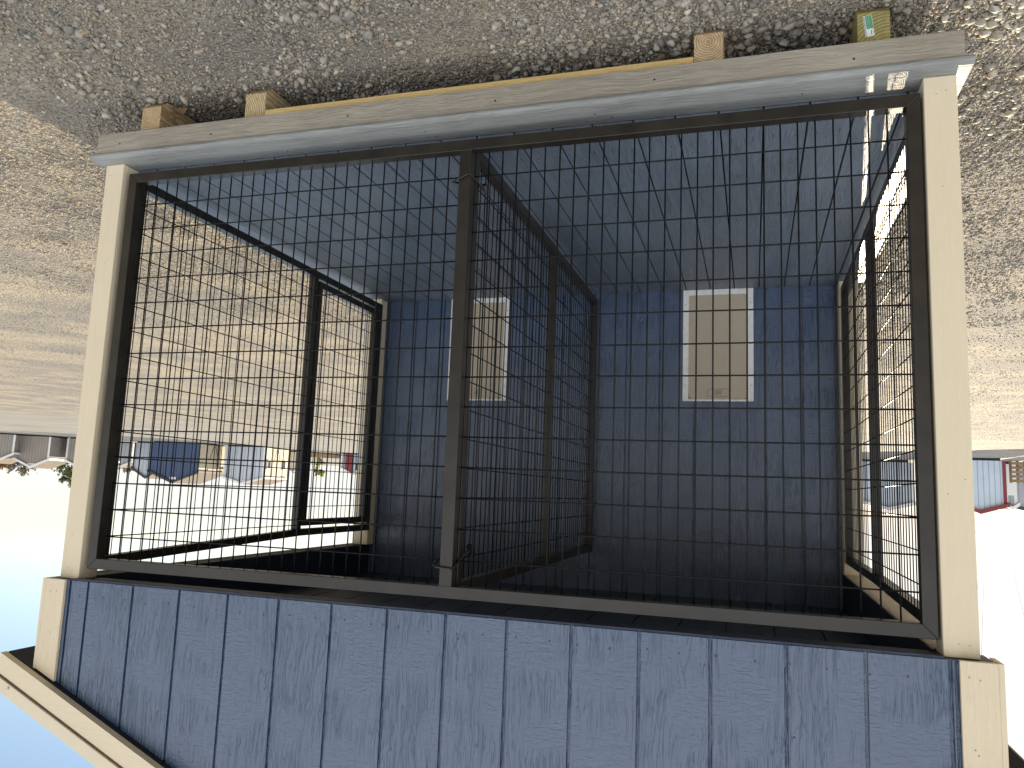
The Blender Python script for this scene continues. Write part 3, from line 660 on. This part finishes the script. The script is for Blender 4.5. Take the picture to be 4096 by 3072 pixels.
# ================================================================== FAR SHEDS
def siding_far(name, col, groove=.2, axis='X', rough=.6):
    m_, n, b, L = mat(name)
    tc = nod(n, 'ShaderNodeTexCoord'); sp = nod(n, 'ShaderNodeSeparateXYZ'); L(tc.outputs['Object'], sp.inputs[0])
    ad = nod(n, 'ShaderNodeMath', operation='ADD'); L(sp.outputs[0], ad.inputs[0]); L(sp.outputs[1], ad.inputs[1])
    dv = nod(n, 'ShaderNodeMath', operation='DIVIDE'); dv.inputs[1].default_value = groove; L(ad.outputs[0], dv.inputs[0])
    fr = nod(n, 'ShaderNodeMath', operation='FRACT'); L(dv.outputs[0], fr.inputs[0])
    lt = nod(n, 'ShaderNodeMath', operation='LESS_THAN'); lt.inputs[1].default_value = .13; L(fr.outputs[0], lt.inputs[0])
    mx = nod(n, 'ShaderNodeMix', data_type='RGBA'); mx.inputs[6].default_value = (*col, 1); mx.inputs[7].default_value = (*[c*.6 for c in col], 1)
    t = nod(n, 'ShaderNodeTexNoise', i_Scale=1.5, i_Detail=4.0); L(tc.outputs['Object'], t.inputs[0])
    m2 = nod(n, 'ShaderNodeMix', data_type='RGBA', blend_type='MULTIPLY'); m2.inputs[0].default_value = .35
    c2 = ramp(n, [(.3, (.75, .75, .75)), (.7, (1.1, 1.1, 1.1))]); L(t.outputs[0], c2.inputs[0])
    L(lt.outputs[0], mx.inputs[0]); L(mx.outputs[2], m2.inputs[6]); L(c2.outputs[0], m2.inputs[7]); L(m2.outputs[2], b.inputs['Base Color'])
    b.inputs['Roughness'].default_value = rough
    bp_ = nod(n, 'ShaderNodeBump', invert=True); bp_.inputs['Distance'].default_value = .012; L(lt.outputs[0], bp_.inputs['Height']); L(bp_.outputs[0], b.inputs['Normal'])
    return m_
FM = dict(taupe=siding_far('taupe_siding', (.30, .265, .225), .21), navy=siding_far('dark_blue_siding', (.045, .075, .15), .3), lblue=siding_far('light_blue_siding', (.47, .51, .56), .35),
          cream=siding_far('cream_siding', (.62, .53, .38), .2), grey=siding_far('grey_siding', (.36, .38, .40), .3), pale=siding_far('pale_steel_cladding', (.50, .58, .66), .23, rough=.4),
          twhite=plain('white_trim', (.72, .72, .70), .5, bump=0), tdark=plain('dark_trim', (.03, .035, .05), .5, bump=0), tred=plain('red_trim', (.20, .022, .03), .45, bump=0),
          shingle=plain('tan_shingles', (.16, .13, .095), .9, nvar=.25, nscale=8, bump=.01), droof=plain('dark_metal_roof', (.05, .055, .06), .4, bump=0),
          glass=plain('dark_glass', (.03, .04, .05), .1, bump=0), brown=plain('brown_timber', (.28, .18, .10), .8, nvar=.3, nscale=4), black=plain('black_iron', (.01, .01, .01), .5, bump=0))

FT = .3048
def azd(az, d):
    a_ = math.radians(az); return CAM.x + d*math.sin(a_), CAM.y + d*math.cos(a_)
def hel(el, x, y):
    """height above the ground there of something seen at elevation el"""
    d = math.hypot(x-CAM.x, y-CAM.y); return CAM.z + d*math.tan(math.radians(el)) - gz(x, y)

def shed(azL, azR, d, t, length, el_e, el_a, wall, trim, label, roofm='shingle', eave=None, cat='shed', name='garden_shed', group='sheds beyond the gravel lot', side=None, feats=(), base=.12):
    """gable end seen between two azimuths; t = turn of the gable end, degrees"""
    Ax, Ay = azd(azL, d); tr = math.radians(t)
    ux, uy = math.cos(tr), -math.sin(tr); bx, by = math.sin(tr), math.cos(tr)
    aR = math.radians(azR); sx, sy = math.sin(aR), math.cos(aR)
    # Ax + w*u on the ray of azR
    rx, ry = Ax-CAM.x, Ay-CAM.y
    wd = (ry*sx - rx*sy)/(ux*sy - uy*sx)
    cx, cy = Ax+ux*wd/2, Ay+uy*wd/2
    z0 = gz(cx, cy)
    he = hel(el_e, Ax, Ay); ha = hel(el_a, cx, cy)
    r = empty(name, Vector((cx, cy, z0)), label, cat, group); r.rotation_euler = (0, 0, -tr)
    def add(nm, b, m_, par=None):
        off = Vector((0, 0, 0)); me = bpy.data.meshes.new(nm); me.from_pydata(b.v, [], b.f); me.materials.append(m_)
        bm = bmesh.new(); bm.from_mesh(me); bmesh.ops.recalc_face_normals(bm, faces=bm.faces); bm.to_mesh(me); bm.free()
        o = bpy.data.objects.new(nm, me); C.objects.link(o); o.parent = par or r; return o
    h = wd/2; oh = .12
    b = MB(1); b.prism([(-h, 0, base), (h, 0, base), (h, 0, he), (0, 0, ha-.06), (-h, 0, he)], (0, length, 0)); wall_o = add('wall', b, FM[wall] if not side else FM[wall])
    if side:
        b = MB(1); b.box(-h-.012, -h+.0, .01, length-.01, base, he-.02); add('side_wall', b, FM[side])
    b = MB(1); b.box(-h+.1, h-.1, .1, length-.1, -.3, base-.002); add('skids', b, FM['black'])
    for s in (-1, 1):
        b = MB(1); b.prism([(s*(h+oh), -oh, he-.10), (0, -oh, ha-.0), (0, -oh, ha+.07), (s*(h+oh), -oh, he-.02)], (0, length+2*oh, 0)); add('roof', b, FM[roofm])
        b = MB(1); b.prism([(s*(h+oh+.01), -oh-.03, he-.19), (0, -oh-.03, ha-.10), (0, -oh-.03, ha+.08), (s*(h+oh+.01), -oh-.03, he-.01)], (0, .028, 0)); add('rake_trim', b, FM[trim])
        b = MB(1); b.box(s*h-.07, s*h+.07, -.025, -.002, base, he-.1); add('corner_trim', b, FM[trim])
        b = MB(1); b.box(s*(h+oh+.02)-.015, s*(h+oh+.02)+.015, -oh, length+oh, he-.2, he-.03); add('eave_trim', b, FM[trim])
    for f in feats:
        k = f[0]
        if k == 'vent':
            b = MB(1); b.box(f[1]-.28, f[1]+.28, -.03, -.002, f[2]-.1, f[2]+.1); v = add('vent', b, FM['twhite'])
        if k == 'door':   # front door: centre, width, height
            b = MB(1); b.box(f[1]-f[2]/2, f[1]+f[2]/2, -.04, -.002, base+.02, f[3]); dr = add('door', b, FM[f[4]])
            if len(f) > 5:
                for z in (.35, f[3]/2, f[3]-.3): add('hinge', MB(1).box(f[1]-f[2]/2-.02, f[1]-f[2]/2+.3, -.055, -.041, z-.03, z+.03), FM['black'], dr)
        if k == 'window':
            b = MB(1); b.box(f[1]-.3, f[1]+.3, -.05, -.002, f[2]-.35, f[2]+.35); wn = add('window', b, FM['twhite'])
            b = MB(1); b.box(f[1]-.24, f[1]+.24, -.056, -.051, f[2]-.29, f[2]+.29); add('pane', b, FM['glass'], wn)
        if k == 'swindow':
            b = MB(1); b.box(-h-.06, -h-.013, f[1]-.3, f[1]+.3, f[2]-.4, f[2]+.4); wn = add('window', b, FM['twhite'])
            b = MB(1); b.box(-h-.07, -h-.061, f[1]-.22, f[1]+.22, f[2]-.32, f[2]+.32); add('pane', b, FM['glass'], wn)
        if k == 'sdoor':
            b = MB(1); b.box(-h-.05, -h-.013, f[1]-.75, f[1]+.75, base+.03, he-.25); dr = add('door', b, FM[f[2]])
            b = MB(1)
            for s in (-1, 1):
                b.prism([(-h-.06, f[1]+s*.1, base+.1), (-h-.06, f[1]+s*.18, base+.1), (-h-.06, f[1]+s*.68, he*.5), (-h-.06, f[1]+s*.60, he*.5)], (.009, 0, 0))
            add('door_brace', b, FM['tdark'], dr)
    return r
D0 = 72.0
shed(49.72, 51.6, D0, 30, 3.4, -.95, -.45, 'taupe', 'twhite', 'taupe shed with white door trim at the very edge of the picture', feats=(('door', .45, .75, 1.75, 'twhite', 1), ('swindow', 1.6, 1.3)))
shed(47.82, 49.55, D0, 22, 3.3, -.69, -.25, 'taupe', 'twhite', 'taupe gable shed with pale trim and a white vent, beside the picture edge', feats=(('vent', 0, 2.35),))
shed(44.9, 46.82, D0, 22, 3.3, -.74, -.25, 'taupe', 'twhite', 'taupe gable shed mostly hidden behind the cream corner post', feats=(('vent', 0, 2.35),))
shed(43.1, 44.3, D0+9, 30, 3.0, -.8, -.5, 'grey', 'twhite', 'small grey shed just inside the steel frame, beside the pale blue one')
shed(41.3, 42.94, D0+1.5, 12, 4.0, -.42, .15, 'lblue', 'tdark', 'pale blue gable shed half hidden behind the dark navy shed')
shed(38.97, 41.94, D0-4, 8, 4.1, -.26, .39, 'navy', 'tdark', 'dark navy gable shed, the darkest of the far row', feats=(('vent', 0, 2.95), ('sdoor', 2.2, 'cream')), side='cream')
shed(34.74, 37.29, D0-4, 8, 4.5, -.04, .30, 'lblue', 'twhite', 'pale blue gable shed with cream doored side and tan shingle roof', feats=(('vent', 0, 3.0), ('sdoor', 2.3, 'cream'), ('swindow', .9, 1.5), ('swindow', 3.7, 1.5)), side='cream')
shed(32.3, 33.2, D0+10, 18, 3.0, -.9, -.62, 'cream', 'twhite', 'small cream shed under a dark sloping metal roof', roofm='droof')
shed(27.9, 29.45, D0+8, 20, 4.0, -1.05, -.67, 'grey', 'twhite', 'grey shed with a dark red door beside the rear cream post', feats=(('door', .35, .7, 1.9, 'tred'), ('window', -.55, 1.4)))
shed(-9.9, -7.0, 46, 4, 5.5, .0, .32, 'lblue', 'twhite', 'pale blue shed with a bright tan roof, glimpsed through the edge-on side panel')
shed(-15.02, -12.2, 42, 2, 5.0, -.12, .28, 'pale', 'tred', 'pale ribbed steel shed with red trim behind the left post', feats=(), name='steel_shed', roofm='droof')
shed(-15.55, -15.06, 47, 6, 2.5, -.18, -.02, 'grey', 'twhite', 'narrow whitish shed squeezed between red trimmed shed and pallets', feats=(('door', 0, .3, 1.7, 'twhite'),))
shed(-19.5, -15.5, 56, 2, 5.0, -.05, .36, 'grey', 'tdark', 'long grey shed with a ribbed metal roof behind the pallet stack', roofm='droof')

# pallet stack
x, y = azd(-15.75, 45)
PS = empty('pallet_stack', Vector((x, y, gz(x, y))), 'stack of brown wooden pallets leaning by the grey shed', 'pallets')
b = MB(1)
for k in range(5):
    z = .08 + k*.21
    b.box(-.3, .3, -.02, .02, z, z+.13)
    for xx in (-.3, 0, .3): b.box(xx-.05, xx+.05, .025, .12, z-.05, z+.17)
me = bpy.data.meshes.new('slats'); me.from_pydata(b.v, [], b.f); me.materials.append(FM['brown']); o = bpy.data.objects.new('slats', me); C.objects.link(o); o.parent = PS
# brown board fence
x, y = azd(30.4, 82)
FB = empty('board_fence', Vector((x, y, gz(x, y))), 'low brown board fence between cream shed and grey shed', 'fence'); FB.rotation_euler = (0, 0, math.radians(-30))
b = MB(1); hh = hel(-1.72, x, y)
for k in range(20): b.box(-1.7+k*.17, -1.7+k*.17+.155, -.02, .02, .04, hh*random.uniform(.93, 1))
me = bpy.data.meshes.new('boards'); me.from_pydata(b.v, [], b.f); me.materials.append(FM['brown']); o = bpy.data.objects.new('boards', me); C.objects.link(o); o.parent = FB
b = MB(1)
for xx in (-1.6, 0, 1.6): b.box(xx-.05, xx+.05, .025, .12, 0, hh*.95)
me = bpy.data.meshes.new('fence_post'); me.from_pydata(b.v, [], b.f); me.materials.append(FM['brown']); o = bpy.data.objects.new('fence_post', me); C.objects.link(o); o.parent = FB

# trees
def tree(az, d, h, spread, leafcol, nleaf, label, name, leaf=.13, bare=.5, group=None, seed=1, crown0=.35):
    rn = random.Random(seed); x, y = azd(az, d); r = empty(name, Vector((x, y, gz(x, y))), label, 'tree', group)
    b = MB(1); tips = []
    b.tube([(0, 0, -.1), (.03*h, .0, h*.25), (.0, .02*h, h*.55), (.03*h, 0, h*.9)], [h*.028, h*.02, h*.012, h*.003], 7)
    def br(p, dr, ln, r0, lv):
        q = p + dr*ln*.5 + Vector((rn.uniform(-.1, .1), rn.uniform(-.1, .1), rn.uniform(0, .12)))*ln; e_ = q + (dr+Vector((0, 0, .35))).normalized()*ln*.5
        b.tube([p, q, e_], [r0, r0*.7, r0*.35], 5); tips.append(e_); tips.append(q)
        if lv:
            for _ in range(4):
                nd = (dr + Vector((rn.uniform(-.9, .9), rn.uniform(-.9, .9), rn.uniform(-.3, .8)))).normalized(); br(q if rn.random() < .5 else e_, nd, ln*rn.uniform(.4, .65), r0*.45, lv-1)
    for k in range(16):
        z = h*rn.uniform(crown0-.1, .85); a_ = rn.uniform(0, 6.28); dr = Vector((math.cos(a_), math.sin(a_), rn.uniform(.1, .9))).normalized()
        br(Vector((0, 0, z)), dr, spread*rn.uniform(.45, .8)*(1.25-z/h*.7), h*.008, 2)
    me = bpy.data.meshes.new('trunk'); me.from_pydata(b.v, [], b.f); me.materials.append(M['bark']); o = bpy.data.objects.new('trunk', me); C.objects.link(o); o.parent = r
    c = MB(1)
    for _ in range(nleaf):
        t = rn.choice(tips); p = t + Vector((rn.gauss(0, .12), rn.gauss(0, .12), rn.gauss(0, .12)))*spread*.5
        n_ = Vector((rn.gauss(0, 1), rn.gauss(0, 1), rn.gauss(0, 1))).normalized(); a_ = n_.orthogonal().normalized()*leaf*rn.uniform(.6, 1.3); b2 = n_.cross(a_)*.6
        i0 = len(c.v); c.v += [tuple(p-a_), tuple(p+b2), tuple(p+a_), tuple(p-b2)]; c.face([i0, i0+1, i0+2, i0+3])
    if nleaf:
        m_, n, bb, L = mat('foliage'); tc = nod(n, 'ShaderNodeTexCoord'); t = nod(n, 'ShaderNodeTexNoise', i_Scale=2.0, i_Detail=3.0); L(tc.outputs['Object'], t.inputs[0])
        cr = ramp(n, [(.35, tuple(q*.55 for q in leafcol)), (.65, tuple(q*1.4 for q in leafcol))]); L(t.outputs[0], cr.inputs[0]); L(cr.outputs[0], bb.inputs['Base Color']); bb.inputs['Roughness'].default_value = .7
        bb.inputs['Transmission Weight'].default_value = 0
        me = bpy.data.meshes.new('crown'); me.from_pydata(c.v, [], c.f); me.materials.append(m_); o = bpy.data.objects.new('crown', me); C.objects.link(o); o.parent = r
    return r
M['bark'] = plain('bark', (.10, .08, .06), .9, nvar=.3, nscale=8)
tree(46.5, 84, 4.1, 1.7, (.11, .13, .035), 2600, 'half bare tree with olive green top rising over the taupe shed roofs', 'tree', seed=2)
tree(45.2, 88, 3.3, 1.3, (.12, .13, .05), 900, 'thin olive tree behind the hidden taupe shed', 'tree', seed=5)
tree(49.25, 86, 3.2, 1.6, (.12, .10, .06), 500, 'bare grey tree behind the free standing taupe shed', 'tree', seed=3)
tree(50.4, 84, 3.0, 1.6, (.20, .12, .035), 2600, 'rusty leaved bush tree at the picture edge', 'tree', seed=4, crown0=.2)
tree(43.3, 90, 2.9, 1.2, (.13, .13, .06), 400, 'sparse tree behind the small grey shed', 'tree', seed=6)
tree(41.8, 92, 3.6, .9, (.14, .14, .05), 500, 'low brushy tree top peeking behind the pale blue and navy sheds', 'tree', seed=9)
tree(30.95, 90, 2.6, .7, (.30, .30, .05), 1400, 'small yellow green tree behind the brown board fence', 'tree', seed=7, crown0=.2)

# power lines
M['cable'] = plain('cable', (.15, .15, .15), .6, bump=0)
for k, (a0, e0, a1, e1, lab) in enumerate(((-13.55, .15, -11.9, 13.5, 'nearest the post'), (-13.8, .15, -12.6, 13.5, 'second from the post'), (-14.0, .15, -13.1, 13.5, 'third from the post'), (-14.6, .15, -16.5, 11, 'slanting away to the picture edge'))):
    pts_ = []
    for i in range(15):
        t = i/14; az, el, d = a0+(a1-a0)*t, e0+(e1-e0)*t, 160*(1-t)+28*t
        # straight cable in space between far and near ends with a little sag
        x0_, y0_ = azd(a0, 160); x1_, y1_ = azd(a1, 28); z0_ = CAM.z+160*math.tan(math.radians(e0)); z1_ = CAM.z+28*math.tan(math.radians(e1))
        pts_.append((x0_+(x1_-x0_)*t, y0_+(y1_-y0_)*t, z0_+(z1_-z0_)*t - 1.2*4*t*(1-t)*.3))
    o = MB(1).tube(pts_, .007, 5).build('power_line', M['cable']); tag(o, 'thin overhead cable against the pale sky, ' + lab, 'cable', 'overhead cables')

# dry leaf by the last skid
b = MB()
x0, y0, z0 = 102.0, -1.2, -9.2
b.v += [(x0+1.5, y0, z0), (x0+.6, y0-.5, z0+.5), (x0-.6, y0-.4, z0+.6), (x0-1.5, y0+.1, z0+.2), (x0-.6, y0+.5, z0+.9), (x0+.6, y0+.6, z0+.8), (x0, y0, z0+.25)]
for q in ((0,1,6),(1,2,6),(2,3,6),(3,4,6),(4,5,6),(5,0,6)): b.face(list(q))
o = b.build('dry_leaf', plain('dry_leaf', (.38, .24, .11), .8, bump=0), smooth=True); sol = o.modifiers.new('thick', 'SOLIDIFY'); sol.thickness = .0006
tag(o, 'curled dry brown leaf on the gravel beside the end skid', 'leaf')
